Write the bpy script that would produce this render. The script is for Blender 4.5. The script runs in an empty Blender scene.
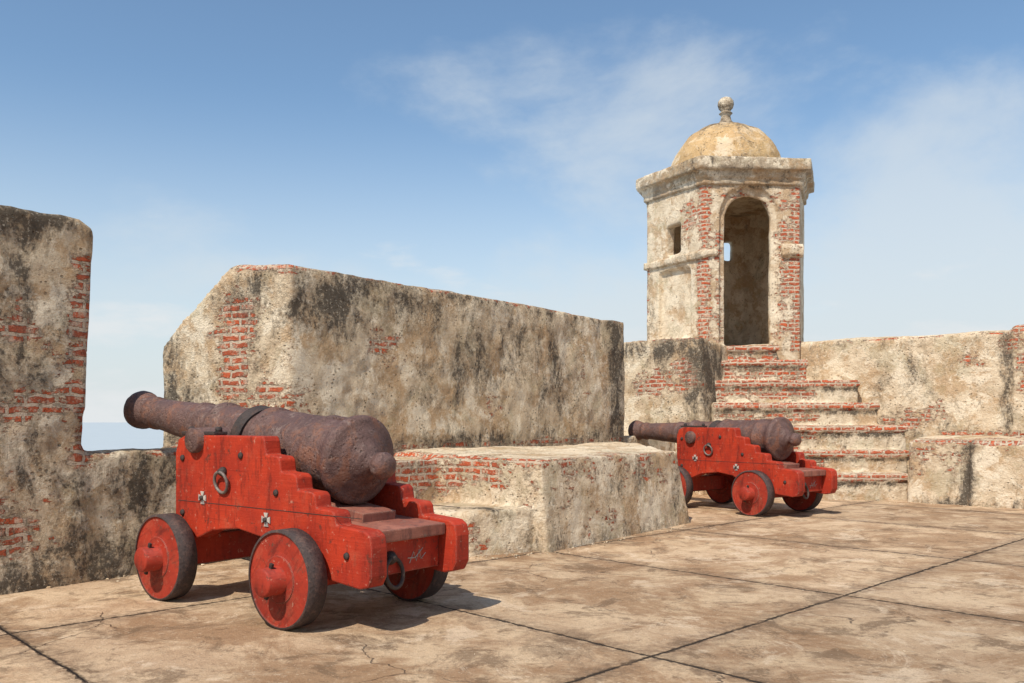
import bpy, bmesh, math, random
import numpy as np
from mathutils import Vector, Matrix, noise
random.seed(4)
S=bpy.context.scene
S.view_settings.view_transform='Standard'; S.view_settings.look='None'; S.view_settings.exposure=0
COL=S.collection
WD=Vector((0.605,0.796,0)).normalized()      # direction the long parapet runs
ND=Vector((-WD.y,WD.x,0))                    # outward from the terrace
P0=Vector((-2.53,9.89,0))
def PW(s,n,z=0): 
    p=P0+WD*s+ND*n; return Vector((p.x,p.y,z))
Q0=Vector((7.07,17.97,0)); UD=-ND
def RW(u,w,z=0):
    p=Q0+UD*u+WD*w; return Vector((p.x,p.y,z))

# ------------------------------------------------------------------ node helpers
class NT:
    def __init__(s,name):
        s.m=bpy.data.materials.new(name); s.m.use_nodes=True
        s.t=s.m.node_tree; s.b=s.t.nodes['Principled BSDF']
    def n(s,typ,**k):
        x=s.t.nodes.new(typ)
        for a,v in k.items(): setattr(x,a,v)
        return x
    def l(s,a,b): s.t.links.new(a,b)
    def val(s,sock,v):
        if hasattr(v,'is_output'): s.l(v,sock)
        else: sock.default_value=v
    def noise(s,vec,scale,detail=6,rough=.6,dist=0):
        x=s.n('ShaderNodeTexNoise'); s.l(vec,x.inputs['Vector'])
        x.inputs['Scale'].default_value=scale; x.inputs['Detail'].default_value=detail
        x.inputs['Roughness'].default_value=rough; x.inputs['Distortion'].default_value=dist
        return x.outputs['Fac']
    def ramp(s,fac,a,b,interp='EASE'):
        x=s.n('ShaderNodeMapRange'); x.interpolation_type='SMOOTHSTEP' if interp=='EASE' else 'LINEAR'
        s.val(x.inputs[0],fac); x.inputs[1].default_value=a; x.inputs[2].default_value=b
        return x.outputs[0]
    def math(s,op,a,b=0,c=0):
        x=s.n('ShaderNodeMath',operation=op); s.val(x.inputs[0],a); s.val(x.inputs[1],b)
        s.val(x.inputs[2],c)
        return x.outputs[0]
    def mix(s,f,a,b,bt='MIX'):
        x=s.n('ShaderNodeMix',data_type='RGBA',blend_type=bt)
        s.val(x.inputs[0],f)
        for i,v in ((6,a),(7,b)):
            if hasattr(v,'is_output'): s.l(v,x.inputs[i])
            else: x.inputs[i].default_value=(*v,1) if len(v)==3 else v
        return x.outputs[2]
    def mapping(s,vec,scale=(1,1,1),rot=(0,0,0),loc=(0,0,0)):
        x=s.n('ShaderNodeMapping'); s.l(vec,x.inputs[0])
        x.inputs['Scale'].default_value=scale; x.inputs['Rotation'].default_value=rot; x.inputs['Location'].default_value=loc
        return x.outputs[0]
    def bump(s,h,strength,dist,prev=None):
        x=s.n('ShaderNodeBump'); x.inputs['Strength'].default_value=strength; x.inputs['Distance'].default_value=dist
        s.l(h,x.inputs['Height'])
        if prev is not None: s.l(prev,x.inputs['Normal'])
        return x.outputs[0]
    def edges(s,radius):
        bv=s.n('ShaderNodeBevel'); bv.samples=4; bv.inputs['Radius'].default_value=radius
        g=s.n('ShaderNodeNewGeometry'); d=s.n('ShaderNodeVectorMath',operation='DOT_PRODUCT')
        s.l(bv.outputs[0],d.inputs[0]); s.l(g.outputs['Normal'],d.inputs[1])
        return s.math('SUBTRACT',1.0,d.outputs['Value'])

def stone_mat(name,light=(.70,.56,.39),mid=(.55,.415,.275),dark=(.066,.054,.043),wearbias=0.0,grimebias=0.0,ochre=0.0,brickdark=1.0):
    N=NT(name); pos=N.n('ShaderNodeTexCoord').outputs['Object']
    uv=N.n('ShaderNodeUVMap').outputs[0]
    wear=N.n('ShaderNodeAttribute',attribute_name='wear').outputs['Fac']
    grime=N.n('ShaderNodeAttribute',attribute_name='grime').outputs['Fac']
    big=N.noise(pos,.9,6,.6); med=N.noise(pos,3.2,8,.68,.3); fine=N.noise(pos,22,6,.72)
    streak=N.noise(N.mapping(pos,(2.0,2.0,1.0)),1.6,10,.74,.6)
    vfine=N.noise(pos,75,3,.65)
    c=N.mix(N.ramp(med,.38,.58),mid,light)
    c=N.mix(N.math('MULTIPLY',N.ramp(N.noise(N.mapping(pos,loc=(7,3,2)),1.5,9,.74),.48,.58),.72),c,(.47,.295,.155))
    c=N.mix(N.math('MULTIPLY',N.ramp(N.noise(N.mapping(pos,loc=(-5,9,4)),2.1,9,.74,.5),.50,.57),.80),c,(.82,.70,.53))
    c=N.mix(N.math('MULTIPLY',N.ramp(N.noise(N.mapping(pos,loc=(2,-9,4)),1.3,9,.74,.3),.52,.60),.34),c,(.31,.27,.155))
    if ochre: c=N.mix(N.math('MULTIPLY',N.ramp(big,.3,.55),ochre),c,(.58,.37,.17))
    # dark weathering
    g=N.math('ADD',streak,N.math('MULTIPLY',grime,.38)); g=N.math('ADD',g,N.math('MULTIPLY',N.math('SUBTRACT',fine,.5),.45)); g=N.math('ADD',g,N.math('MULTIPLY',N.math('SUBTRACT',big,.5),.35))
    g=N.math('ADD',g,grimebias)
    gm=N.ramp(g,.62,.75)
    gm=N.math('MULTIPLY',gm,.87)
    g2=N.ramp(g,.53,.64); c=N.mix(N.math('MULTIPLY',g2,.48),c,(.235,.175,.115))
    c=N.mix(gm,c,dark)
    # pits
    vor=N.n('ShaderNodeTexVoronoi'); N.l(N.mapping(pos,(1,1,1.2)),vor.inputs['Vector']); vor.inputs['Scale'].default_value=15
    pit=N.math('SUBTRACT',1.0,N.ramp(N.math('ADD',vor.outputs['Distance'],N.math('MULTIPLY',N.math('SUBTRACT',fine,.5),.5)),.10,.26))
    pit=N.math('MULTIPLY',pit,N.ramp(N.noise(pos,3.7,5,.65),.49,.58))
    c=N.mix(N.math('MULTIPLY',pit,.60),c,(.14,.10,.07))
    spk=N.ramp(N.noise(pos,34,5,.8),.56,.65); c=N.mix(N.math('MULTIPLY',spk,.40),c,(.18,.13,.085))
    spl=N.ramp(N.noise(N.mapping(pos,loc=(3,3,3)),24,5,.8),.56,.64); c=N.mix(N.math('MULTIPLY',spl,.45),c,(.82,.71,.55))
    # bricks under lost plaster
    wob=N.n('ShaderNodeTexNoise'); N.l(pos,wob.inputs['Vector']); wob.inputs['Scale'].default_value=7; wob.inputs['Detail'].default_value=4
    vm=N.n('ShaderNodeVectorMath',operation='SCALE'); N.l(wob.outputs['Color'],vm.inputs[0]); vm.inputs['Scale'].default_value=.075
    va=N.n('ShaderNodeVectorMath',operation='ADD'); N.l(uv,va.inputs[0]); N.l(vm.outputs[0],va.inputs[1])
    br=N.n('ShaderNodeTexBrick'); N.l(va.outputs[0],br.inputs['Vector'])
    br.inputs['Scale'].default_value=1; br.inputs['Brick Width'].default_value=.27; br.inputs['Row Height'].default_value=.088
    br.inputs['Mortar Size'].default_value=.019; br.inputs['Mortar Smooth'].default_value=.3; br.inputs['Bias'].default_value=-.1
    br.inputs['Color1'].default_value=(.56*brickdark,.115*brickdark,.045*brickdark,1); br.inputs['Color2'].default_value=(.36*brickdark,.10*brickdark,.055*brickdark,1); br.inputs['Mortar'].default_value=(.58,.46,.34,1)
    bc=N.mix(N.math('MULTIPLY',N.ramp(N.noise(pos,9,7,.75),.48,.59),.78),br.outputs['Color'],(.62,.48,.35))
    bc=N.mix(N.math('MULTIPLY',N.ramp(fine,.53,.68),.42),bc,(.15,.07,.05))
    bc=N.mix(N.math('MULTIPLY',gm,.50),bc,dark)
    wn=N.noise(N.mapping(pos,(1,1,1.5)),2.6,10,.80,.2)
    w=N.math('ADD',wear,N.math('MULTIPLY',N.math('SUBTRACT',wn,.5),2.6)); w=N.math('ADD',w,wearbias+.07)
    wm=N.ramp(w,.49,.55)
    edge=N.math('MULTIPLY',N.ramp(w,.34,.49),N.math('SUBTRACT',1.0,wm))
    c=N.mix(N.math('MULTIPLY',edge,.45),c,(.62,.45,.30))
    c=N.mix(wm,c,bc)
    N.l(c,N.b.inputs['Base Color']); N.b.inputs['Roughness'].default_value=.92; N.b.inputs['Specular IOR Level'].default_value=.15
    h=N.math('ADD',N.math('MULTIPLY',med,.9),N.math('MULTIPLY',fine,.55)); h=N.math('ADD',h,N.math('MULTIPLY',vfine,.16))
    h=N.math('SUBTRACT',h,N.math('MULTIPLY',pit,.5))
    bh=N.math('SUBTRACT',1.0,br.outputs['Fac'])
    h=N.math('SUBTRACT',h,N.math('MULTIPLY',wm,.8)); h=N.math('ADD',h,N.math('MULTIPLY',N.math('MULTIPLY',bh,wm),.5))
    N.l(N.bump(h,1.0,.06),N.b.inputs['Normal'])
    return N.m

def paint_mat(name,base,dk,chip,chipamt=.5,rough=.5,worn=True):
    N=NT(name); pos=N.n('ShaderNodeTexCoord').outputs['Object']
    a=N.noise(pos,2.2,7,.62); b=N.noise(pos,18,7,.7); s=N.noise(N.mapping(pos,(5,5,1.2)),3,8,.72)
    grain=N.noise(N.mapping(pos,(3,.8,22)),2.4,4,.55)
    c=N.mix(N.ramp(a,.38,.62),base,dk)
    c=N.mix(N.math('MULTIPLY',N.ramp(s,.49,.66),.65),c,(dk[0]*.38,dk[1]*.55,dk[2]*.75))
    c=N.mix(N.math('MULTIPLY',N.ramp(grain,.62,.70),.28),c,(dk[0]*.35,dk[1]*.4,dk[2]*.4))
    c=N.mix(N.math('MULTIPLY',N.ramp(N.noise(pos,8,8,.80,.4),.59,.625),chipamt),c,chip)
    c=N.mix(N.math('MULTIPLY',N.ramp(N.noise(N.mapping(pos,loc=(4,4,4)),4,8,.75),.52,.68),.13),c,(.50,.24,.14))
    c=N.mix(N.math('MULTIPLY',N.ramp(N.noise(N.mapping(pos,loc=(8,1,4)),22,5,.75),.61,.67),.45),c,(.55,.34,.24))
    if worn:
        e=N.math('ADD',N.math('MULTIPLY',N.edges(.025),5.5),N.math('MULTIPLY',N.math('SUBTRACT',b,.5),2.4))
        c=N.mix(N.math('MULTIPLY',N.ramp(e,.38,.70),.80),c,(.075,.032,.024))
        e2=N.math('ADD',N.math('MULTIPLY',N.edges(.010),6.0),N.math('MULTIPLY',N.math('SUBTRACT',N.noise(N.mapping(pos,loc=(5,8,1)),14,7,.75),.5),3.0))
        c=N.mix(N.math('MULTIPLY',N.ramp(e2,.75,1.0),.65),c,(.46,.30,.22))
    N.l(c,N.b.inputs['Base Color'])
    r=N.n('ShaderNodeMapRange'); N.l(b,r.inputs[0]); r.inputs[3].default_value=rough-.1; r.inputs[4].default_value=rough+.3
    N.l(r.outputs[0],N.b.inputs['Roughness']); N.b.inputs['Specular IOR Level'].default_value=.26
    h=N.math('ADD',N.math('MULTIPLY',b,.6),N.math('MULTIPLY',grain,.35))
    N.l(N.bump(h,.5,.016),N.b.inputs['Normal'])
    return N.m

def iron_mat(name,a,b,c3,rough=.6,metal=.2,bs=.5,pits=0):
    N=NT(name); pos=N.n('ShaderNodeTexCoord').outputs['Object']
    n1=N.noise(pos,3.5,8,.7,.4); n2=N.noise(pos,14,8,.75); n3=N.noise(pos,50,4,.75)
    c=N.mix(N.ramp(n1,.35,.65),a,b)
    c=N.mix(N.math('MULTIPLY',N.ramp(n2,.48,.62),.6),c,c3)
    c=N.mix(N.math('MULTIPLY',N.ramp(n3,.50,.62),.55),c,(a[0]*.35,a[1]*.33,a[2]*.33))
    h=N.math('ADD',n2,N.math('MULTIPLY',n3,.6))
    if pits:
        c=N.mix(N.math('MULTIPLY',N.ramp(N.noise(N.mapping(pos,loc=(3,1,7)),5,9,.78,.5),.50,.60),.62),c,(.235,.095,.05))
        c=N.mix(N.math('MULTIPLY',N.ramp(N.noise(N.mapping(pos,loc=(9,5,7)),5,9,.78,.5),.56,.64),.5),c,(.31,.235,.20))
        vo=N.n('ShaderNodeTexVoronoi'); N.l(pos,vo.inputs['Vector']); vo.inputs['Scale'].default_value=26
        p=N.math('SUBTRACT',1.0,N.ramp(vo.outputs['Distance'],.1,.38)); p=N.math('MULTIPLY',p,N.ramp(n2,.42,.6))
        c=N.mix(N.math('MULTIPLY',p,.5),c,(.04,.025,.022)); h=N.math('SUBTRACT',h,N.math('MULTIPLY',p,.5))
    N.l(c,N.b.inputs['Base Color']); N.b.inputs['Metallic'].default_value=metal
    r=N.n('ShaderNodeMapRange'); N.l(n2,r.inputs[0]); r.inputs[3].default_value=rough-.12; r.inputs[4].default_value=rough+.25
    N.l(r.outputs[0],N.b.inputs['Roughness'])
    N.l(N.bump(h,bs,.02),N.b.inputs['Normal'])
    return N.m

M_wall=stone_mat('weathered_plaster')
M_ledge=stone_mat('weathered_ledge',light=(.73,.59,.42),mid=(.58,.445,.30),grimebias=-.04)
M_step=stone_mat('brick_steps',light=(.71,.585,.43),mid=(.57,.445,.31),wearbias=.02,grimebias=-.02)
M_tower=stone_mat('tower_plaster',light=(.75,.625,.46),mid=(.61,.485,.34),grimebias=-.05)
M_corn=stone_mat('cornice_plaster',light=(.53,.43,.31),mid=(.35,.27,.19),grimebias=.015,wearbias=-.2)
M_dome=stone_mat('dome_plaster',light=(.62,.43,.23),mid=(.52,.34,.165),ochre=.6,wearbias=-.5,grimebias=-.02)
M_red=paint_mat('red_paint',(.43,.038,.014),(.31,.026,.012),(.09,.03,.02),.8)
M_redface=paint_mat('red_paint_wheel',(.36,.036,.018),(.24,.026,.015),(.10,.045,.03),.85)
M_bed=paint_mat('worn_red_wood',(.33,.13,.09),(.23,.08,.055),(.20,.13,.10),.8,.6)
M_barrel=iron_mat('rusted_barrel',(.140,.074,.062),(.095,.050,.043),(.20,.125,.103),.5,.10,.8,1)
M_iron=iron_mat('dark_iron',(.035,.028,.026),(.06,.04,.034),(.10,.055,.04),.6,.2,.5)
M_tire=iron_mat('tread_iron',(.045,.03,.028),(.07,.045,.04),(.15,.085,.065),.7,.05,.5)
M_ring=iron_mat('grey_iron',(.22,.19,.17),(.13,.10,.09),(.30,.22,.17),.5,.3,.3)
M_pale=paint_mat('pale_plate',(.50,.45,.39),(.36,.31,.27),(.25,.12,.09),.6,.5,False)

# ------------------------------------------------------------------ mesh helpers
def hull(bm,pts):
    b=bmesh.new()
    for p in pts: b.verts.new(p)
    r=bmesh.ops.convex_hull(b,input=b.verts)
    bmesh.ops.delete(b,geom=[v for v in b.verts if not v.link_faces],context='VERTS')
    bmesh.ops.recalc_face_normals(b,faces=b.faces)
    me=bpy.data.meshes.new('t'); b.to_mesh(me); b.free(); bm.from_mesh(me); bpy.data.meshes.remove(me)
def pr(plan,z0,z1):
    o=[]
    for i,p in enumerate(plan):
        zt=z1[i] if isinstance(z1,(list,tuple)) else z1
        o.append(Vector((p[0],p[1],z0))); o.append(Vector((p[0],p[1],zt)))
    return o
def obj(name,bm,mat=None,parent=None):
    me=bpy.data.meshes.new(name); bm.to_mesh(me); bm.free()
    o=bpy.data.objects.new(name,me); COL.objects.link(o)
    if mat: me.materials.append(mat)
    if parent: o.parent=parent
    return o
def seg_field(co,segs):
    out=np.zeros(len(co))
    for a,b,r,amp in segs:
        a=np.array(a,float); b=np.array(b,float); d=b-a; L=(d@d)
        if L<1e-9: q=co-a
        else:
            t=np.clip(((co-a)@d)/L,0,1); q=co-(a+t[:,None]*d)
        out=np.maximum(out,amp*np.exp(-(q*q).sum(1)/(r*r)))
    return out
def stone(name,hulls,mat,voxel=.05,disp=.03,wear=(),grime=(),dirs=None,cut=None,parent=None,smooth=2,basewear=.0,dscale=1.0,chip=.05):
    bm=bmesh.new()
    for h in hulls: hull(bm,h)
    o=obj(name,bm,mat,parent)
    tmp=[]
    if cut:
        for i,cb in enumerate(cut):
            c=obj('cut',cb); tmp.append(c)
            m=o.modifiers.new('b','BOOLEAN'); m.operation='DIFFERENCE'; m.solver='EXACT'; m.object=c
    r=o.modifiers.new('r','REMESH'); r.mode='VOXEL'; r.voxel_size=voxel; r.adaptivity=0
    sm=o.modifiers.new('s','SMOOTH'); sm.factor=.5; sm.iterations=smooth
    dg=bpy.context.evaluated_depsgraph_get(); dg.update()
    me=bpy.data.meshes.new_from_object(o.evaluated_get(dg))
    o.modifiers.clear(); old=o.data; o.data=me; bpy.data.meshes.remove(old)
    for c in tmp: bpy.data.objects.remove(c)
    me.name=name
    if not me.materials: me.materials.append(mat)
    nv=len(me.vertices); co=np.empty(nv*3,np.float32); me.vertices.foreach_get('co',co); co=co.reshape(-1,3).astype(float)
    nr=np.empty(nv*3,np.float32); me.vertices.foreach_get('normal',nr); nr=nr.reshape(-1,3).astype(float)
    wf=seg_field(co,wear)+basewear; gf=seg_field(co,grime)
    hz=np.hypot(nr[:,0],nr[:,1]); edgy=np.clip((np.minimum(hz,np.abs(nr[:,2]))-.25)*3,0,1)
    d=np.empty(nv); ch=np.empty(nv)
    for i in range(nv):
        p=Vector(co[i]); d[i]=noise.noise(p*.8*dscale)*1.0+noise.noise(p*2.7*dscale)*.5+noise.noise(p*8.0*dscale)*.32+noise.noise(p*17.0)*.16
        ch[i]=max(0,noise.noise(p*3.3)+.35*noise.noise(p*10)+.08) if edgy[i]>0 else 0
    co2=co+nr*(d*disp-np.clip(wf,0,.7)*disp*.9*(.6+d)-ch*edgy*chip)[:,None]
    me.vertices.foreach_set('co',co2.astype(np.float32).ravel())
    wf=wf+edgy*ch*.6
    for nm,f in (('wear',wf),('grime',gf)):
        a=me.attributes.new(nm,'FLOAT','POINT'); a.data.foreach_set('value',f.astype(np.float32))
    if dirs is None: dirs=[WD,ND]
    T=np.array([[v[0],v[1]] for v in dirs])
    npoly=len(me.polygons); fn=np.empty(npoly*3,np.float32); me.polygons.foreach_get('normal',fn); fn=fn.reshape(-1,3)
    lt=np.empty(npoly,np.int32); me.polygons.foreach_get('loop_total',lt)
    lv=np.empty(len(me.loops),np.int32); me.loops.foreach_get('vertex_index',lv)
    tang=np.stack([-fn[:,1],fn[:,0]],1); best=np.abs(tang@T.T).argmax(1); top=np.abs(fn[:,2])>.72
    fl=np.repeat(np.arange(npoly),lt); P=co[lv]; Tl=T[best[fl]]
    u=(P[:,:2]*Tl).sum(1); v=P[:,2].copy(); tl=top[fl]
    u[tl]=P[tl][:,0]*WD.x+P[tl][:,1]*WD.y; v[tl]=P[tl][:,0]*ND.x+P[tl][:,1]*ND.y
    uvl=me.uv_layers.new(name='UVMap'); uvl.data.foreach_set('uv',np.stack([u,v],1).astype(np.float32).ravel())
    me.polygons.foreach_set('use_smooth',np.ones(npoly,bool)); me.update()
    return o

# ------------------------------------------------------------------ long parapet with merlons
H=[]
H.append([PW(-14,0.0,-.1),PW(11,0.0,-.1),PW(-14,2.0,-.1),PW(11,2.0,-.1),PW(-14,.03,1.21),PW(11,.03,1.21),PW(-14,2.0,1.12),PW(11,2.0,1.12)])
def merlon(s0,s1,b0,b1,zt=3.3,lean=.0):
    return [PW(s0,-.0,-.1),PW(s1,-.0,-.1),PW(s0+lean,0.02,zt),PW(s1+lean*2,0.02,zt),
            PW(s0+b0*.45,.88,zt+.05),PW(s1+b1*.45,.88,zt+.05),
            PW(s0+b0,1.95,2.42),PW(s1+b1,1.95,2.42),PW(s0+b0,1.95,-.1),PW(s1+b1,1.95,-.1)]
H.append(merlon(0,7.61,-.4,.4))
m=merlon(-6.4,-2.43,-.4,.35,3.33,.0)
m[3]=PW(-2.33,.02,3.37); m.append(PW(-2.22,.02,3.27)); m.append(PW(-2.10,.8,3.27))
H.append(m)
H.append(merlon(-14,-8.7,0,.35,3.3))
wear=[(PW(0,0,3.33),PW(7.6,0,3.33),.09,.58),(PW(0,0,3.33),PW(-.2,.9,3.4),.15,.85),
 (PW(-.17,.8,2.75),PW(-.22,.85,1.4),.32,.72),(PW(-.05,.2,1.7),PW(-.25,1.4,1.35),.42,.58),(PW(0,0,2.9),PW(0,0,1.2),.10,.36),
 (PW(-2.35,0,1.2),PW(-2.3,0,2.9),.24,.62),(PW(-3.0,0,.6),PW(-3.3,0,.4),.35,.65),(PW(-2.9,0,2.3),PW(-3.2,0,2.3),.3,.54),(PW(-2.7,0,1.7),PW(-3.1,0,1.5),.25,.48),
 (PW(1.4,0,2.5),PW(1.7,0,2.45),.26,.54),(PW(3.4,0,1.7),PW(3.9,0,1.75),.22,.36),(PW(6.2,0,2.4),PW(6.4,0,2.2),.3,.36),
 (PW(-1.6,0,1.2),PW(-.2,0,1.2),.14,.42),(PW(-.9,0,.4),PW(-.7,0,.4),.3,.4),(PW(1.7,0,1.15),PW(7.5,0,1.15),.09,.46)]
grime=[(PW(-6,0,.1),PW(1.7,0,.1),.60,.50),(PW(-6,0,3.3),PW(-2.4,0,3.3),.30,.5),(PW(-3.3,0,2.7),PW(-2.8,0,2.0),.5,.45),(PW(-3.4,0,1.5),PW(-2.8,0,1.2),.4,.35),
 (PW(0.3,0,2.9),PW(2.3,0,3.0),.50,.45),(PW(0,0,3.3),PW(7.6,0,3.3),.18,.45),(PW(2.6,0,2.3),PW(4.6,0,2.7),.5,.36),(PW(5.2,0,2.8),PW(5.6,0,1.8),.4,.30),
 (PW(7.3,0,3.3),PW(7.4,0,1.1),.30,.75),(PW(1.7,0,1.1),PW(7.6,0,1.1),.26,.46),(PW(-2.3,0,.9),PW(-1.2,0,.9),.4,.5),(PW(-.4,1.9,2.4),PW(-.3,1.6,1.2),.3,.5),(PW(-.1,.3,3.2),PW(-.2,.7,2.9),.3,.4)]
stone('parapet_wall',H,M_wall,.05,.035,wear,grime)

# ------------------------------------------------------------------ ledge against the long parapet
a=Vector((.406,9.79,0)); b=Vector((2.62,12.66,0)); c=PW(7.66,.1); d=PW(1.7,.1)
H=[[Vector((a.x,a.y,-.1)),Vector((b.x,b.y,-.1)),Vector((c.x,c.y,-.1)),Vector((d.x,d.y,-.1)),
    Vector((a.x-.08,a.y+.05,1.05)),Vector((b.x-.22,b.y-.05,1.05)),Vector((c.x,c.y,1.10)),Vector((d.x,d.y,1.10))],
   pr([(.20,9.86),(-.48,9.50),(-1.9,10.5),(-1.2,11.6)],-.1,[.50,.48,.46,.5]),
   pr([PW(0.3,-.75)[:2],PW(1.9,-.75)[:2],PW(1.9,.1)[:2],PW(0.3,.1)[:2]],-.1,1.04)]
wear=[((.35,9.8,1.06),(2.5,12.6,1.06),.10,.66),((.35,9.8,1.06),tuple(PW(1.7,0,1.1)),.12,.72),((.9,10.5,.3),(1.2,10.9,.3),.35,.26),
 (tuple(PW(1.5,-.75,.9)),tuple(PW(.5,-.75,.9)),.3,.6),((-.2,10.2,.9),(-.9,10.8,.8),.3,.5),((.5,9.9,1.08),(2.0,12,1.08),.6,.42),((-.3,9.6,.2),(-.4,9.6,.2),.25,.35),((1.6,11.3,.8),(1.9,11.7,.8),.3,.33)]
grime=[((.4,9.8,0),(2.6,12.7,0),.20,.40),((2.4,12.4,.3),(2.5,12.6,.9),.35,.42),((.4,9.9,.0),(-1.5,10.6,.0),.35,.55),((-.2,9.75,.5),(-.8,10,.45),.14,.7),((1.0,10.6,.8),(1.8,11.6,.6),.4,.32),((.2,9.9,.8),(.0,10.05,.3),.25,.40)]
stone('stone_ledge',H,M_ledge,.035,.03,wear,grime)

# ------------------------------------------------------------------ corner block beside the tower
K=Vector((3.78,17.25,0)); K2=K+WD*1.60; K3=K2+ND*3.3; K4=K+ND*3.3
H=[[*(Vector((p.x,p.y,-.1)) for p in (K,K2,K3,K4)),*(Vector((p.x,p.y,z)) for p,z in ((K+ND*.04+WD*.03,3.18),(K2,3.08),(K3,3.08),(K4,3.18)))]]
wear=[(tuple(K+ND*.4+Vector((0,0,2.4)))[:3],tuple(K+ND*1.3+Vector((0,0,2.2))),.4,.56),(tuple(K+Vector((0,0,3.2))),tuple(K4+Vector((0,0,3.2))),.1,.5),(tuple(K+Vector((0,0,.3))),tuple(K+Vector((0,0,1.2))),.3,.45)]
grime=[(tuple(K+WD*.1+Vector((0,0,2.9))),tuple(K+WD*.9+Vector((0,0,1.6))),.75,.6),(tuple(K+ND*1.5+Vector((0,0,3))),tuple(K+Vector((0,0,3))),.3,.45)]
stone('corner_merlon',H,M_wall,.05,.035,wear,grime)

# ------------------------------------------------------------------ right-hand parapet and its ledge
H=[[RW(-3.2,0,-.1),RW(16,0,-.1),RW(-3.2,1.3,-.1),RW(16,1.3,-.1),RW(-3.2,.05,3.17),RW(16,.05,3.17),RW(-3.2,1.3,3.3),RW(16,1.3,3.3)],
   [RW(2.86,-.05,0),RW(16,-.05,0),RW(2.86,1.2,0),RW(16,1.2,0),RW(2.86,-.02,3.27),RW(16,-.02,3.29),RW(2.86,1.2,3.36),RW(16,1.2,3.36)]]
wear=[(RW(2.8,-.05,3.3),RW(6,-.05,3.3),.16,.85),(RW(-1,0,3.2),RW(2.8,0,3.2),.09,.70),(RW(.8,0,1.4),RW(1.6,0,1.6),.35,.44),(RW(2.9,0,2.8),RW(3.2,0,2.2),.3,.5),(RW(2.0,0,2.7),RW(2.3,0,2.6),.2,.45),(RW(1.7,0,1.2),RW(3.5,0,1.2),.15,.55)]
grime=[(RW(2.75,0,3.1),RW(2.8,0,1.2),.18,.62),(RW(-1,0,3.1),RW(2.6,0,3.1),.18,.30),(RW(.6,0,2.3),RW(2.1,0,2.4),.5,.2),(RW(.2,0,1.5),RW(2.7,0,1.2),.28,.30)]
stone('parapet_wall',H,M_ledge,.05,.035,wear,grime)
H=[[RW(1.38,-1.6,-.1),RW(16,-1.6,-.1),RW(1.38,.2,-.1),RW(16,.2,-.1),RW(1.42,-1.56,1.15),RW(16,-1.56,1.15),RW(1.42,.2,1.2),RW(16,.2,1.2)],
   [RW(2.42,-1.72,-.1),RW(16,-1.72,-.1),RW(2.42,.2,-.1),RW(16,.2,-.1),RW(2.44,-1.68,1.12),RW(16,-1.68,1.12),RW(2.44,.2,1.16),RW(16,.2,1.16)]]
wear=[(RW(1.4,-1.6,1.17),RW(6,-1.7,1.17),.12,.7),(RW(1.6,-1.6,.5),RW(1.9,-1.6,.6),.25,.3),(RW(1.4,-1.6,1.2),RW(4,-.2,1.2),.9,.40)]
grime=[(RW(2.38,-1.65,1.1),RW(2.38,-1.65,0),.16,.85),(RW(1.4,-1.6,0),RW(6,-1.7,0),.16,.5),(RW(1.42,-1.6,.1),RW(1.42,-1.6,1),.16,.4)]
stone('stone_ledge',H,M_ledge,.045,.03,wear,grime)

# ------------------------------------------------------------------ staircase
steps=[(.50,16.30,3.95,7.45),(.93,16.70,3.95,7.62),(1.40,17.05,3.95,7.75),(1.85,17.42,4.05,7.36),(2.32,17.75,4.1,7.10),(2.76,18.06,4.2,6.15),(3.08,18.28,4.5,5.62)]
H=[];wear=[];grime=[]
for i,(z,y,x0,x1) in enumerate(steps):
    zl=z-.13; yb=20
    xb=min(x1,7.2)
    H.append([Vector(v) for v in ((x0,y+.04,-.1),(x1-.04,y-.08,-.1),(x0,18.6,-.1),(xb,18.6,-.1),(x0,y+.04,zl),(x1-.04,y-.08,zl),(x0,18.6,zl),(xb,18.6,zl))])
    H.append([Vector(v) for v in ((x0,y,zl-.01),(x1,y-.12,zl-.01),(x0,18.6,zl-.01),(xb,18.6,zl-.01),(x0,y,z),(x1,y-.12,z),(x0,18.6,z),(xb,18.6,z))])
    wear.append(((x0,y,z-.05),(x1,y-.12,z-.05),.10,.88))
    wear.append(((x0,y,z-.28),(x0+2.0,y-.05,z-.28),.15,.54 if i>0 else .2))
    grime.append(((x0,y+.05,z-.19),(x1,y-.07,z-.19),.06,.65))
stone('stone_staircase',H,M_step,.035,.024,wear,grime,dirs=[Vector((1,0,0)),Vector((0,1,0))],smooth=1,chip=.08)

# ------------------------------------------------------------------ sentry tower
tower=bpy.data.objects.new('sentry_tower',None); COL.objects.link(tower)
C=Vector((4.95,20.1)); V0=Vector((4.06,18.41)); V1=Vector((6.155,18.55)); V5=Vector((3.10,19.98))
hexp=[V0,V1,2*C-V5,2*C-V0,2*C-V1,V5]
def hx(k): return [C+(p-C)*k for p in hexp]
def hex_bm(k,z0,z1):
    b=bmesh.new(); hull(b,pr(hx(k),z0,z1)); return b
fd=(V1-V0).normalized(); fd3=Vector((fd.x,fd.y,0)); fn3=Vector((fd.y,-fd.x,0))     # outward normal of door face
def arch_bm(c2,r,zb,zs,d0,d1,dirv,nrm):
    b=bmesh.new(); prof=[(-r,zb),(r,zb)]+[(r*math.cos(t),zs+r*math.sin(t)) for t in np.linspace(0,math.pi,17)]
    c3=Vector((c2.x,c2.y,0)); fr=[];bk=[]
    for u,z in prof:
        q=c3+dirv*u+Vector((0,0,z)); fr.append(b.verts.new(q+nrm*d0)); bk.append(b.verts.new(q+nrm*d1))
    b.faces.new(fr); b.faces.new(bk[::-1])
    for i in range(len(fr)):
        j=(i+1)%len(fr); b.faces.new((fr[i],fr[j],bk[j],bk[i]))
    bmesh.ops.recalc_face_normals(b,faces=b.faces); return b
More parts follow.
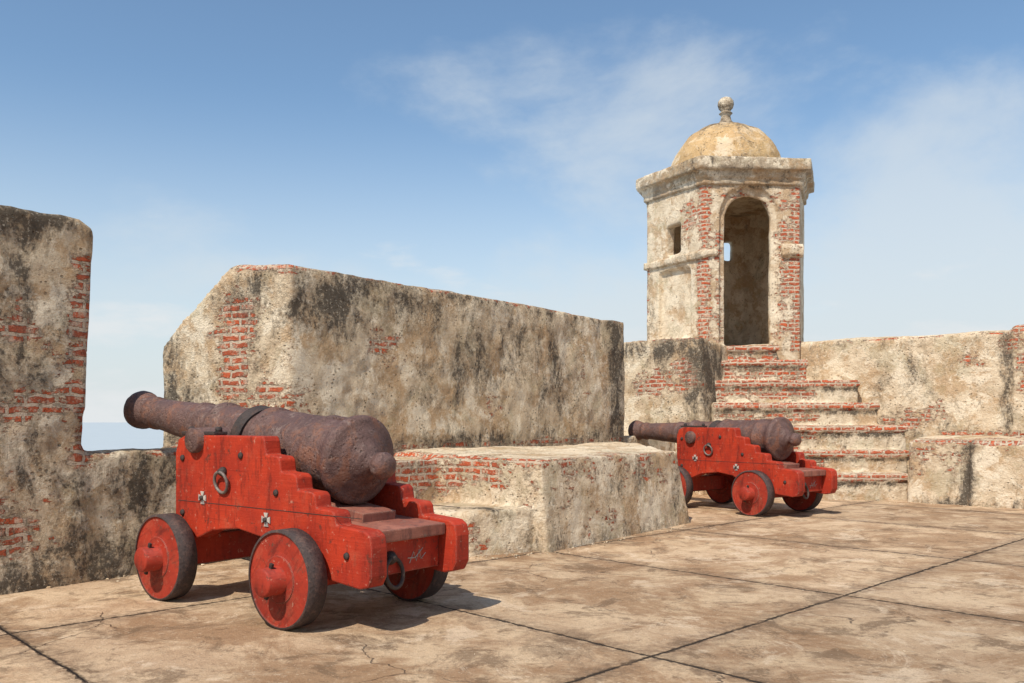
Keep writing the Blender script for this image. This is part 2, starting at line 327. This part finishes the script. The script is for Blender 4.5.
def box_bm(c3,dirv,nrm,hw,hd,z0,z1):
    b=bmesh.new(); pts=[]
    for su in(-1,1):
        for sd in(-1,1):
            for z in(z0,z1):
                q=c3+dirv*hw*su+nrm*hd*sd; pts.append(Vector((q.x,q.y,z)))
    hull(b,pts); return b
def on_face(A,B,k): return A+(B-A)*k
dc=on_face(V0,V1,.475)
ld=(V0-V5).normalized(); ld3=Vector((ld.x,ld.y,0)); ln3=Vector((ld.y,-ld.x,0))
wc=on_face(V0,V5,.515); wc3=Vector((wc.x,wc.y,0))
pc=on_face(V0,V5,.50); pc3=Vector((pc.x,pc.y,0))
bd=(V5-(2*C-V1)).normalized(); bd3=Vector((bd.x,bd.y,0)); bn3=Vector((bd.y,-bd.x,0))
back2=on_face(2*C-V0,2*C-V1,.24)
cut=[hex_bm(.84,3.08,6.5),
     arch_bm(dc,.50,3.08,5.80,.6,-.7,fd3,fn3),
     arch_bm(dc,.64,3.09,5.84,.6,-.10,fd3,fn3),
     box_bm(wc3,ld3,ln3,.22,.7,5.18,5.82),
     box_bm(pc3,ld3,ln3,.50,.10,3.3,4.82),
     box_bm(Vector((back2.x,back2.y,0)),fd3,fn3,.11,.7,5.45,5.92)]
wear=[((V0.x,V0.y,3.2),(V0.x,V0.y,6.3),.24,.64),((V1.x,V1.y,3.2),(V1.x,V1.y,6.5),.30,.68),
      ((V0.x+.35,V0.y,3.2),(V0.x+.35,V0.y,5.4),.22,.46),((V1.x-.4,V1.y,3.4),(V1.x-.35,V1.y,6.2),.2,.48),
      ((wc.x+.3,wc.y-.4,5.5),(wc.x+.3,wc.y-.4,6.2),.3,.48),((V5.x,V5.y,3.2),(V5.x,V5.y,6.2),.14,.38),((dc.x-.6,dc.y,6.3),(dc.x+.6,dc.y,6.3),.2,.40),
      ((dc.x-.5,dc.y,3.2),(dc.x+.6,dc.y,3.2),.35,.4)]
grime=[((V0.x,V0.y,6.6),(V1.x,V1.y,6.6),.2,.40),((V0.x,V0.y,6.6),(V5.x,V5.y,6.6),.2,.42),((V5.x,V5.y,3.2),(V5.x,V5.y,4.6),.3,.38),((C.x,C.y+1,3.1),(C.x,C.y+1,3.6),1.0,.2)]
hd=[fd3,ld3,bd3,Vector((0,1,0))]
stone('tower_shaft',[pr(hx(1.0),-.1,6.62)],M_tower,.04,.02,wear,grime,dirs=hd,cut=cut,parent=tower,smooth=1)
H=[pr(hx(1.035),6.5,6.66),pr(hx(1.065),6.65,6.80),pr(hx(1.14),6.79,7.04)]
H.append([Vector((p.x,p.y,z)) for k,z in ((1.12,7.0),(.72,7.16)) for p in hx(k)])
stone('tower_cornice',H,M_corn,.035,.014,[],[((V0.x,V0.y,7.05),(V1.x,V1.y,7.05),.25,.35),((V0.x,V0.y,7.05),(V5.x,V5.y,7.05),.25,.30)],dirs=hd,parent=tower,smooth=0,chip=.03)
# string courses
H=[]
def band(A,B,k0,k1,z0,z1,outn,th=.06):
    p=on_face(A,B,k0);q=on_face(A,B,k1)
    return [Vector((v.x,v.y,z))+outn*t for v in(p,q) for z in(z0,z1) for t in(-.1,th)]
H.append(band(V0,V5,-.02,1.02,4.93,5.10,ln3)); H.append(band(V0,V1,-.02,.15,4.98,5.12,fn3)); H.append(band(V0,V1,.80,1.03,4.98,5.26,fn3))
H.append(band(V0,V5,-.02,1.02,3.02,3.2,ln3,.05))
H.append(band(V0,V1,.80,1.03,5.02,5.20,fn3,.09))
stone('tower_string_course',H,M_tower,.03,.01,[((V1.x,V1.y,5.1),(V1.x,V1.y,5.1),.3,.4)],[((V0.x,V0.y,4.95),(V5.x,V5.y,4.95),.15,.3)],dirs=hd,parent=tower,smooth=1,chip=.03)
def lathe(name,prof,mat,parent,seg=48,center=(0,0,0),axis='Z',smooth=True):
    bm=bmesh.new(); rings=[]
    for r,h in prof:
        if r<1e-4: rings.append([bm.verts.new((0,0,h) if axis=='Z' else (0,h,0) if axis=='Y' else (h,0,0))])
        else:
            ring=[]
            for i in range(seg):
                t=2*math.pi*i/seg; a_,b_=r*math.cos(t),r*math.sin(t)
                ring.append(bm.verts.new((a_,b_,h) if axis=='Z' else (a_,h,b_) if axis=='Y' else (h,a_,b_)))
            rings.append(ring)
    for A,B in zip(rings,rings[1:]):
        if len(A)==1 and len(B)==1: continue
        for i in range(seg):
            j=(i+1)%seg
            if len(A)==1: bm.faces.new((A[0],B[i],B[j]))
            elif len(B)==1: bm.faces.new((A[i],A[j],B[0]))
            else: bm.faces.new((A[i],A[j],B[j],B[i]))
    bmesh.ops.recalc_face_normals(bm,faces=bm.faces)
    o=obj(name,bm,mat,parent); o.location=center
    for p in o.data.polygons: p.use_smooth=smooth
    return o
def attr(o,nm,fn):
    me=o.data; a=me.attributes.new(nm,'FLOAT','POINT')
    for i,v in enumerate(me.vertices): a.data[i].value=fn(v.co)
prof=[(1.36,0),(1.36,.10),(1.27,.14)]
for t in np.linspace(0,1,40):
    an=t*math.pi/2; prof.append((1.25*math.cos(an)**.93 if t<1 else 0,.16+1.12*math.sin(an)))
dome=lathe('tower_dome',prof,M_dome,tower,120,(C.x,C.y,7.02))
attr(dome,'grime',lambda p: .62*max(0,(p.z-.70)/.5)+.35*math.exp(-((p.z-.15)/.15)**2))
for v in dome.data.vertices:
    p=v.co.copy(); nn=noise.noise(p*2)*.03+noise.noise(p*6)*.014+noise.noise(p*14)*.006
    v.co=p*(1+nn)
f=lathe('tower_finial',[(.34,0),(.30,.08),(.20,.14),(.13,.22),(.105,.32),(.12,.36),(.155,.39),(.11,.43),(.11,.46),(.16,.51),(.185,.59),(.175,.67),(.12,.74),(.05,.77),(0,.78)],M_corn,tower,32,(C.x,C.y,8.20))
attr(f,'grime',lambda p:.42)

# ------------------------------------------------------------------ cannon
def box(name,cx,cy,cz,sx,sy,sz,mat,par,bev=.012,rot=None):
    bm=bmesh.new(); bmesh.ops.create_cube(bm,size=1); bmesh.ops.scale(bm,vec=(sx,sy,sz),verts=bm.verts)
    if bev: bmesh.ops.bevel(bm,geom=list(bm.edges),offset=bev,segments=2,affect='EDGES',profile=.6)
    o=obj(name,bm,mat,par); o.location=(cx,cy,cz)
    if rot: o.rotation_euler=rot
    return o
def torus(name,R,r,loc,rot,mat,par):
    bm=bmesh.new(); n,m=36,10; V=[]
    for i in range(n):
        a=2*math.pi*i/n
        V.append([bm.verts.new(((R+r*math.cos(2*math.pi*j/m))*math.cos(a),(R+r*math.cos(2*math.pi*j/m))*math.sin(a),r*math.sin(2*math.pi*j/m))) for j in range(m)])
    for i in range(n):
        for j in range(m): bm.faces.new((V[i][j],V[(i+1)%n][j],V[(i+1)%n][(j+1)%m],V[i][(j+1)%m]))
    bmesh.ops.recalc_face_normals(bm,faces=bm.faces)
    o=obj(name,bm,mat,par); o.location=loc; o.rotation_euler=rot
    for p in o.data.polygons: p.use_smooth=True
    return o
def cannon(loc,rot,pitch,zb):
    E=bpy.data.objects.new('cannon',None); COL.objects.link(E); E.location=loc; E.rotation_euler=(0,0,rot)
    # barrel, bore axis along +Y
    P=[(0,-.36),(.05,-.355),(.09,-.33),(.108,-.285),(.098,-.24),(.065,-.21),(.06,-.185),(.095,-.16),(.15,-.14),(.16,-.115),(.20,-.10),(.245,-.08),(.262,-.06),(.31,-.05),
       (.343,-.035),(.352,-.005),(.346,.035),(.325,.05),(.312,.09),(.295,.10),(.293,.30),(.308,.315),(.308,.345),(.29,.36),(.268,1.02),(.286,1.035),(.289,1.075),(.266,1.09),(.244,1.10),
       (.222,1.72),(.243,1.735),(.245,1.78),(.222,1.795),(.202,1.81),(.192,2.08),(.205,2.09),(.205,2.12),(.189,2.13),(.146,2.92),(.160,2.935),(.162,2.965),(.148,2.98),(.152,3.05),(.178,3.16),(.192,3.21),(.192,3.25),(.172,3.28),(.15,3.30),(.085,3.30),(.082,3.28),(.08,2.9),(0,2.9)]
    P2=[P[0]]
    for (r0,h0),(r1,h1) in zip(P,P[1:]):      # split long runs so the surface can be uneven
        k=max(1,int(abs(h1-h0)/.05))
        for i in range(1,k+1): P2.append((r0+(r1-r0)*i/k,h0+(h1-h0)*i/k))
    b=lathe('barrel',P2,M_barrel,E,96,(0,-.05,zb),'Y'); b.rotation_euler=(pitch,0,0)
    for v in b.data.vertices:
        p=v.co; q=noise.noise(p*5)*.005+noise.noise(p*14)*.003+noise.noise(p*32)*.002
        rr=math.hypot(p.x,p.z)
        if rr>.1: v.co=Vector((p.x*(1+q/rr),p.y,p.z*(1+q/rr)))
    bv=[box('vent_field',0,.22,.0,.10,.16,.02,M_barrel,b,.006)]; bv[0].location=(0,.2,.296)
    tm=1.42; zt=zb+math.tan(pitch)*(tm)
    tr=lathe('trunnions',[(0,-.56),(.095,-.56),(.105,-.55),(.105,.55),(.095,.56),(0,.56)],M_barrel,E,28,(0,tm-.05,zt-.04),'X')
    bm=bmesh.new(); n=22; rows=[]
    for i in range(n+1):
        a=math.pi*(-.02+1.04*i/n); ro=.268;ri=.24
        for_=[]
        for (r,y) in ((ri,-.06),(ro,-.06),(ro,.06),(ri,.06)): for_.append(bm.verts.new((r*math.cos(a),y,r*math.sin(a))))
        rows.append(for_)
    for A,B in zip(rows,rows[1:]):
        for k in range(4): bm.faces.new((A[k],A[(k+1)%4],B[(k+1)%4],B[k]))
    bm.faces.new(rows[0]); bm.faces.new(rows[-1][::-1]); bmesh.ops.recalc_face_normals(bm,faces=bm.faces)
    o=obj('barrel_strap',bm,M_iron,E); o.location=(0,tm-.22,zt-.02); o.rotation_euler=(pitch+.14,0,0)
    prof=[(1.70,.56),(1.70,1.22),(1.65,1.34),(1.54,1.375),(.47,1.375),(.45,1.34),(.43,1.235),(.29,1.225),(.26,1.20),(.245,1.11),(.09,1.10),(.06,1.075),(.045,.985),(-.12,.975),(-.15,.95),(-.165,.865),
          (-.34,.855),(-.37,.83),(-.385,.755),(-.68,.735),(-.735,.70),(-.75,.62),(-.75,.42),(-.71,.35),(-.62,.33),(-.30,.36),(-.18,.44),(.30,.50),(.50,.60),(.80,.64),(1.15,.60),(1.36,.52)]
    for sx,nm in ((-.43,'cheek_left'),(.43,'cheek_right')):
        bm=bmesh.new(); th=.075
        A=[bm.verts.new((sx-th,y,z)) for y,z in prof]; B=[bm.verts.new((sx+th,y,z)) for y,z in prof]
        bm.faces.new(A); bm.faces.new(B[::-1])
        for i in range(len(A)):
            j=(i+1)%len(A); bm.faces.new((A[i],A[j],B[j],B[i]))
        bmesh.ops.recalc_face_normals(bm,faces=bm.faces)
        o=obj(nm,bm,M_red,E); m=o.modifiers.new('b','BEVEL'); m.width=.012; m.segments=2; m.limit_method='ANGLE'; m.angle_limit=math.radians(25)
        sg=-1 if sx<0 else 1; xo=sx+sg*th
        box('plank_seam',xo+sg*.0005,.50,.82,.004,2.3,.005,M_iron,E,0,None)
        box('cap_square',sx,tm-.04,1.39,.13,.48,.03,M_iron,E,.008)
        for yy in (tm-.25,tm+.15): lathe('bolt',[(0,0),(.028,0),(.028,.035),(.015,.045),(0,.045)],M_iron,E,10,(sx,yy,1.40))
        torus('side_ring',.085,.013,(xo+sg*.03,.98,1.00),(0,math.radians(90)+sg*.18,0),M_ring,E)
        lathe('ring_bolt',[(0,0),(.04,0),(.04,sg*.02),(.022,sg*.05),(0,sg*.06)],M_iron,E,14,(xo,.98,1.085),'X')
        for yy,zz in ((.42,.74),(1.28,.86)):
            for rx in (0,math.pi/2):
                bm=bmesh.new()
                for s_ in (-1,1):
                    pts=[]
                    for x_ in (0,.008*1):
                        pts+=[Vector((sg*x_,0.006,0)),Vector((sg*x_,-0.006,0)),Vector((sg*x_,.026,.052*s_)),Vector((sg*x_,-.026,.052*s_))]
                    hull(bm,pts)
                o=obj('cross_washer',bm,M_pale,E); o.location=(xo+sg*(.001+.002*(rx>0)),yy,zz); o.rotation_euler=(rx,0,0)
            lathe('bolt',[(0,0),(.02,0),(.016,sg*.02),(0,sg*.022)],M_iron,E,12,(xo+sg*.006,yy,zz),'X')
        for yy,zz in ((1.58,1.18),(1.58,.72),(.30,.95),(-.05,.62),(-.50,.55),(.75,1.22)):
            lathe('bolt',[(0,0),(.028,0),(.024,sg*.014),(0,sg*.019)],M_iron,E,10,(xo,yy,zz),'X')
    for yy,nm in ((0,'rear_axletree'),(1.63,'front_axletree')):
        box(nm,0,yy,.40,1.10,.24,.25,M_red,E,.015)
        lathe('axle_shaft',[(0,-.86),(.09,-.86),(.102,-.85),(.102,.85),(.09,.86),(0,.86)],M_redface,E,28,(0,yy,.355),'X')
        for sg in (-1,1):
            w=lathe('wheel_'+('l' if sg<0 else 'r'),[(0,-.078),(.17,-.078),(.172,-.070),(.20,-.066),(.335,-.066),(.347,-.074),(.350,-.07),(.350,.07),(.347,.074),(.335,.066),(.20,.066),(.172,.070),(.17,.078),(0,.078)],M_redface,E,56,(sg*.635,yy,.357),'X',False)
            mm=w.modifiers.new('b','BEVEL'); mm.width=.004; mm.limit_method='ANGLE'
            w.rotation_euler=(random.uniform(0,3),0,0)
            lathe('wheel_tread',[(.338,-.079),(.357,-.076),(.357,.076),(.338,.079)],M_tire,E,56,(sg*.635,yy,.357),'X',True)
            box('linchpin',sg*.79,yy,.357,.022,.03,.27,M_iron,E,.004,(.25,0,0))
    box('rear_transom',0,-.50,.52,.70,.15,.28,M_red,E,.012)
    box('front_transom',0,1.56,.86,.70,.14,.60,M_red,E,.012)
    box('stool_bed',0,-.10,.70,.69,1.10,.09,M_bed,E,.012,(math.radians(3),0,0))
    box('quoin',0,.04,.785,.34,.66,.12,M_bed,E,.012,(math.radians(7),0,0))
    box('bolster',0,-.02,.60,.70,.30,.16,M_red,E,.01)
    torus('tow_ring',.105,.016,(-.17,-.625,.40),(math.radians(80),0,.2),M_iron,E)
    lathe('ring_bolt',[(0,0),(.05,0),(.05,-.02),(.028,-.055),(0,-.065)],M_iron,E,14,(-.17,-.575,.505),'Y')
    cu=bpy.data.curves.new('chalk_scrawl','CURVE'); cu.dimensions='3D'; cu.bevel_depth=.0035
    for pts in ([(-.02,.44),(.02,.52),(.05,.45),(.08,.53),(.10,.46),(.15,.50)],[(-.04,.48),(.04,.475),(.12,.54)]):
        sp=cu.splines.new('POLY'); sp.points.add(len(pts)-1)
        for k,(x_,z_) in enumerate(pts): sp.points[k].co=(x_+.05,-.5765,z_,1)
    o=bpy.data.objects.new('chalk_scrawl',cu); COL.objects.link(o); o.parent=E; cu.materials.append(M_pale)
    return E
cannon((-1.23,6.76,0),math.atan2(.785,.62),math.radians(7.3),1.19)
cannon((4.27,13.95,0),math.atan2(.6,.8),math.radians(1.8),1.20)

# ------------------------------------------------------------------ terrace floor
def floor_mat():
    N=NT('terrace_concrete'); pos=N.n('ShaderNodeTexCoord').outputs['Object']
    big=N.noise(pos,.45,7,.62,.3); med=N.noise(pos,1.7,10,.74,.5); fine=N.noise(pos,13,7,.76); vf=N.noise(pos,60,4,.75)
    ang=math.atan2(.699,.715)
    wob=N.n('ShaderNodeTexNoise'); N.l(pos,wob.inputs['Vector']); wob.inputs['Scale'].default_value=2.2; wob.inputs['Detail'].default_value=7; wob.inputs['Roughness'].default_value=.65
    vm=N.n('ShaderNodeVectorMath',operation='SCALE'); N.l(wob.outputs['Color'],vm.inputs[0]); vm.inputs['Scale'].default_value=.07
    va=N.n('ShaderNodeVectorMath',operation='ADD'); N.l(pos,va.inputs[0]); N.l(vm.outputs[0],va.inputs[1])
    rp=N.mapping(va.outputs[0],rot=(0,0,-ang),loc=(0,0,0))
    sp=N.n('ShaderNodeSeparateXYZ'); N.l(rp,sp.inputs[0])
    def lines(x,off,per):
        f=N.math('DIVIDE',N.math('SUBTRACT',x,off),per); fl=N.math('FLOOR',N.math('ADD',f,.5))
        d=N.math('MULTIPLY',N.math('ABSOLUTE',N.math('SUBTRACT',f,fl)),per); return d,N.math('FLOOR',f)
    da,ia=lines(sp.outputs[0],7.27,2.74); db,ib=lines(sp.outputs[1],3.32,3.5)
    dd=N.math('MINIMUM',da,db)
    jw=N.math('ADD',.012,N.math('MULTIPLY',N.ramp(fine,.4,.7),.026))
    joint=N.n('ShaderNodeMapRange'); N.l(dd,joint.inputs[0]); joint.inputs[1].default_value=.002; N.l(jw,joint.inputs[2]); joint.inputs[3].default_value=1; joint.inputs[4].default_value=0
    joint=joint.outputs[0]
    jsoft=N.math('SUBTRACT',1.0,N.ramp(dd,.0,.25))
    cb=N.n('ShaderNodeCombineXYZ'); N.l(ia,cb.inputs[0]); N.l(ib,cb.inputs[1])
    wn=N.n('ShaderNodeTexWhiteNoise'); wn.noise_dimensions='3D'; N.l(cb.outputs[0],wn.inputs['Vector'])
    c=N.mix(N.ramp(med,.38,.60),(.36,.22,.125),(.59,.425,.27))
    c=N.mix(N.math('MULTIPLY',N.ramp(big,.42,.62),.50),c,(.65,.48,.32))
    c=N.mix(N.math('MULTIPLY',N.ramp(N.noise(N.mapping(pos,loc=(11,2,0)),.8,10,.76,.8),.47,.58),.75),c,(.31,.18,.095))
    c=N.mix(N.math('MULTIPLY',N.ramp(N.noise(N.mapping(pos,loc=(5,5,0)),2.0,10,.78,.6),.52,.60),.68),c,(.16,.10,.058))
    c=N.mix(N.math('MULTIPLY',N.ramp(N.noise(N.mapping(pos,loc=(17,8,0)),.55,10,.8,.6),.55,.63),.50),c,(.15,.097,.06))
    c=N.mix(N.math('MULTIPLY',N.ramp(N.noise(N.mapping(pos,loc=(25,5,0)),1.2,10,.78,.6),.54,.60),.58),c,(.72,.56,.40))
    c=N.mix(N.math('MULTIPLY',N.ramp(fine,.51,.65),.43),c,(.20,.127,.076))
    c=N.mix(N.math('MULTIPLY',N.ramp(vf,.54,.66),.43),c,(.16,.105,.065))
    c=N.mix(N.math('MULTIPLY',N.ramp(N.noise(N.mapping(pos,loc=(9,1,3)),28,5,.78),.57,.65),.46),c,(.75,.61,.45))
    hs=N.n('ShaderNodeHueSaturation'); N.l(c,hs.inputs['Color']); N.l(N.math('ADD',.86,N.math('MULTIPLY',wn.outputs['Value'],.32)),hs.inputs['Value'])
    c=hs.outputs[0]
    c=N.mix(N.math('MULTIPLY',N.math('MULTIPLY',jsoft,N.ramp(fine,.35,.6)),.65),c,(.17,.11,.07))
    vo=N.n('ShaderNodeTexVoronoi',feature='DISTANCE_TO_EDGE'); vm2=N.n('ShaderNodeVectorMath',operation='SCALE'); vm2.inputs['Scale'].default_value=.9
    w2=N.n('ShaderNodeTexNoise'); N.l(pos,w2.inputs['Vector']); w2.inputs['Scale'].default_value=1.8; w2.inputs['Detail'].default_value=7
    N.l(w2.outputs['Color'],vm2.inputs[0]); va2=N.n('ShaderNodeVectorMath',operation='ADD'); N.l(pos,va2.inputs[0]); N.l(vm2.outputs[0],va2.inputs[1])
    N.l(va2.outputs[0],vo.inputs['Vector']); vo.inputs['Scale'].default_value=.55
    crack=N.math('MULTIPLY',N.math('SUBTRACT',1.0,N.ramp(vo.outputs['Distance'],.0,.006)),N.ramp(N.noise(N.mapping(pos,loc=(1,8,0)),.7,4,.6),.5,.6))
    c=N.mix(N.math('MULTIPLY',crack,.7),c,(.08,.055,.04))
    c=N.mix(N.math('MULTIPLY',joint,N.ramp(N.noise(pos,4,4,.6),.28,.45)),c,(.03,.022,.017))
    N.l(c,N.b.inputs['Base Color']); N.b.inputs['Roughness'].default_value=.85; N.b.inputs['Specular IOR Level'].default_value=.2
    h=N.math('ADD',N.math('MULTIPLY',med,.8),N.math('ADD',N.math('MULTIPLY',fine,.6),N.math('MULTIPLY',vf,.25)))
    h=N.math('SUBTRACT',h,N.math('MULTIPLY',joint,1.2)); h=N.math('SUBTRACT',h,N.math('MULTIPLY',crack,.5))
    N.l(N.bump(h,.9,.035),N.b.inputs['Normal'])
    return N.m
bm=bmesh.new(); hull(bm,pr([PW(-14,1.9)[:2],PW(11.5,1.9)[:2],RW(-3,1.2)[:2],RW(16,1.2)[:2],(16,-14),(-14,-14)],-24,0))
obj('terrace_floor',bm,floor_mat())

# loose grit along wall bases
bm=bmesh.new()
def grit(p,q,n,spread,smin,smax):
    for _ in range(n):
        k=random.random(); c=Vector(p).lerp(Vector(q),k)+Vector((random.gauss(0,spread),random.gauss(0,spread),0)); s=random.uniform(smin,smax)*random.random()
        s=max(s,smin*.5)
        pts=[Vector((c.x+random.uniform(-s,s),c.y+random.uniform(-s,s),random.uniform(-.2*s,s*.8))) for _ in range(9)]
        hull(bm,pts)
grit(PW(-3.5,-.05),PW(1.2,-.05),150,.10,.006,.035)
grit((.45,9.7,0),(2.7,12.6,0),100,.06,.005,.025)
grit((-.5,9.4,0),(.4,9.7,0),60,.07,.005,.03)
grit(RW(.5,-1.75),RW(4,-1.8),70,.06,.006,.03)
grit((-3,5,0),(6,8,0),140,1.6,.003,.010)
obj('rubble_grit',bm,M_ledge)

# ------------------------------------------------------------------ sea far below, distance haze painted into its pale colour
N=NT('sea_haze_tint'); pos=N.n('ShaderNodeTexCoord').outputs['Object']
n=N.noise(pos,.02,6,.6); c=N.mix(n,(.38,.43,.46),(.43,.48,.51)); N.l(c,N.b.inputs['Base Color']); N.b.inputs['Roughness'].default_value=.6
N.b.inputs['Specular IOR Level'].default_value=.2
N.l(N.bump(N.noise(pos,.3,4,.6),.3,.5),N.b.inputs['Normal'])
bm=bmesh.new(); vs=[bm.verts.new(v) for v in ((-9000,-9000,-24),(9000,-9000,-24),(9000,9000,-24),(-9000,9000,-24))]; bm.faces.new(vs)
obj('sea',bm,N.m)

# ------------------------------------------------------------------ light
to_sun=Vector((-.48,-.877,0)).normalized(); el=math.radians(52)
dirv=Vector((to_sun.x*math.cos(el),to_sun.y*math.cos(el),math.sin(el)))
sl=bpy.data.lights.new('sun','SUN'); sl.energy=5.0; sl.angle=math.radians(.5); sl.color=(1,.93,.81)
so=bpy.data.objects.new('sun',sl); COL.objects.link(so); so.rotation_euler=dirv.to_track_quat('Z','Y').to_euler(); so.location=(-10,-10,20)
w=bpy.data.worlds.new('World'); S.world=w; w.use_nodes=True; t=w.node_tree; bg=t.nodes['Background']
sky=t.nodes.new('ShaderNodeTexSky'); sky.sky_type='NISHITA'; sky.sun_disc=False; sky.sun_elevation=el; sky.sun_rotation=math.atan2(dirv.x,dirv.y)
sky.air_density=1.0; sky.dust_density=.6; sky.ozone_density=1.6
tint=t.nodes.new('ShaderNodeMix'); tint.data_type='RGBA'; tint.blend_type='MULTIPLY'; tint.inputs[0].default_value=1; t.links.new(sky.outputs[0],tint.inputs[6]); tint.inputs[7].default_value=(1.26,1.38,1.38,1)
tc=t.nodes.new('ShaderNodeTexCoord'); mp=t.nodes.new('ShaderNodeMapping'); t.links.new(tc.outputs['Generated'],mp.inputs[0]); mp.inputs['Scale'].default_value=(1.3,1.3,2.4); mp.inputs['Location'].default_value=(.35,.2,.1); mp.inputs['Rotation'].default_value=(0,.35,0)
nz=t.nodes.new('ShaderNodeTexNoise'); t.links.new(mp.outputs[0],nz.inputs['Vector']); nz.inputs['Scale'].default_value=2.2; nz.inputs['Detail'].default_value=10; nz.inputs['Roughness'].default_value=.58; nz.inputs['Distortion'].default_value=.15
sx=t.nodes.new('ShaderNodeSeparateXYZ'); t.links.new(tc.outputs['Generated'],sx.inputs[0])
ad=t.nodes.new('ShaderNodeMath'); ad.operation='MULTIPLY_ADD'; t.links.new(sx.outputs[0],ad.inputs[0]); ad.inputs[1].default_value=.26; t.links.new(nz.outputs['Fac'],ad.inputs[2])
hz=t.nodes.new('ShaderNodeMath'); hz.operation='MULTIPLY_ADD'; t.links.new(sx.outputs[2],hz.inputs[0]); hz.inputs[1].default_value=-.42; t.links.new(ad.outputs[0],hz.inputs[2])
mr=t.nodes.new('ShaderNodeMapRange'); mr.interpolation_type='SMOOTHSTEP'; t.links.new(hz.outputs[0],mr.inputs[0]); mr.inputs[1].default_value=.36; mr.inputs[2].default_value=.62; mr.inputs[4].default_value=.62
mx=t.nodes.new('ShaderNodeMix'); mx.data_type='RGBA'; t.links.new(mr.outputs[0],mx.inputs[0]); t.links.new(tint.outputs[2],mx.inputs[6]); mx.inputs[7].default_value=(6.5,7.0,7.3,1)
hm=t.nodes.new('ShaderNodeMapRange'); hm.interpolation_type='SMOOTHSTEP'; t.links.new(sx.outputs[2],hm.inputs[0]); hm.inputs[1].default_value=-.02; hm.inputs[2].default_value=.36; hm.inputs[3].default_value=.95; hm.inputs[4].default_value=0
mh=t.nodes.new('ShaderNodeMix'); mh.data_type='RGBA'; t.links.new(hm.outputs[0],mh.inputs[0]); t.links.new(mx.outputs[2],mh.inputs[6]); mh.inputs[7].default_value=(6.3,6.8,7.1,1)
# soft low cloud bank near the horizon
m2=t.nodes.new('ShaderNodeMapping'); t.links.new(tc.outputs['Generated'],m2.inputs[0]); m2.inputs['Scale'].default_value=(3,3,9); m2.inputs['Location'].default_value=(4,1,2)
n2=t.nodes.new('ShaderNodeTexNoise'); t.links.new(m2.outputs[0],n2.inputs['Vector']); n2.inputs['Scale'].default_value=2.0; n2.inputs['Detail'].default_value=8; n2.inputs['Roughness'].default_value=.55
a2=t.nodes.new('ShaderNodeMath'); a2.operation='MULTIPLY_ADD'; t.links.new(sx.outputs[2],a2.inputs[0]); a2.inputs[1].default_value=-1.6; t.links.new(n2.outputs['Fac'],a2.inputs[2])
r2=t.nodes.new('ShaderNodeMapRange'); r2.interpolation_type='SMOOTHSTEP'; t.links.new(a2.outputs[0],r2.inputs[0]); r2.inputs[1].default_value=.33; r2.inputs[2].default_value=.52; r2.inputs[4].default_value=.75
x2=t.nodes.new('ShaderNodeMix'); x2.data_type='RGBA'; t.links.new(r2.outputs[0],x2.inputs[0]); t.links.new(mh.outputs[2],x2.inputs[6]); x2.inputs[7].default_value=(7.3,7.5,7.6,1)
t.links.new(x2.outputs[2],bg.inputs[0]); bg.inputs[1].default_value=.11

# ------------------------------------------------------------------ camera
cd=bpy.data.cameras.new('camera'); cam=bpy.data.objects.new('camera',cd); COL.objects.link(cam); S.camera=cam
cam.location=(0,0,1.5); cam.rotation_euler=(math.radians(90),0,0); cd.sensor_width=36; cd.lens=868/1024*36; cd.shift_y=78.5/1024; cd.clip_end=20000
print('POLYS',sum(len(o.data.polygons) for o in bpy.data.objects if o.type=='MESH'))
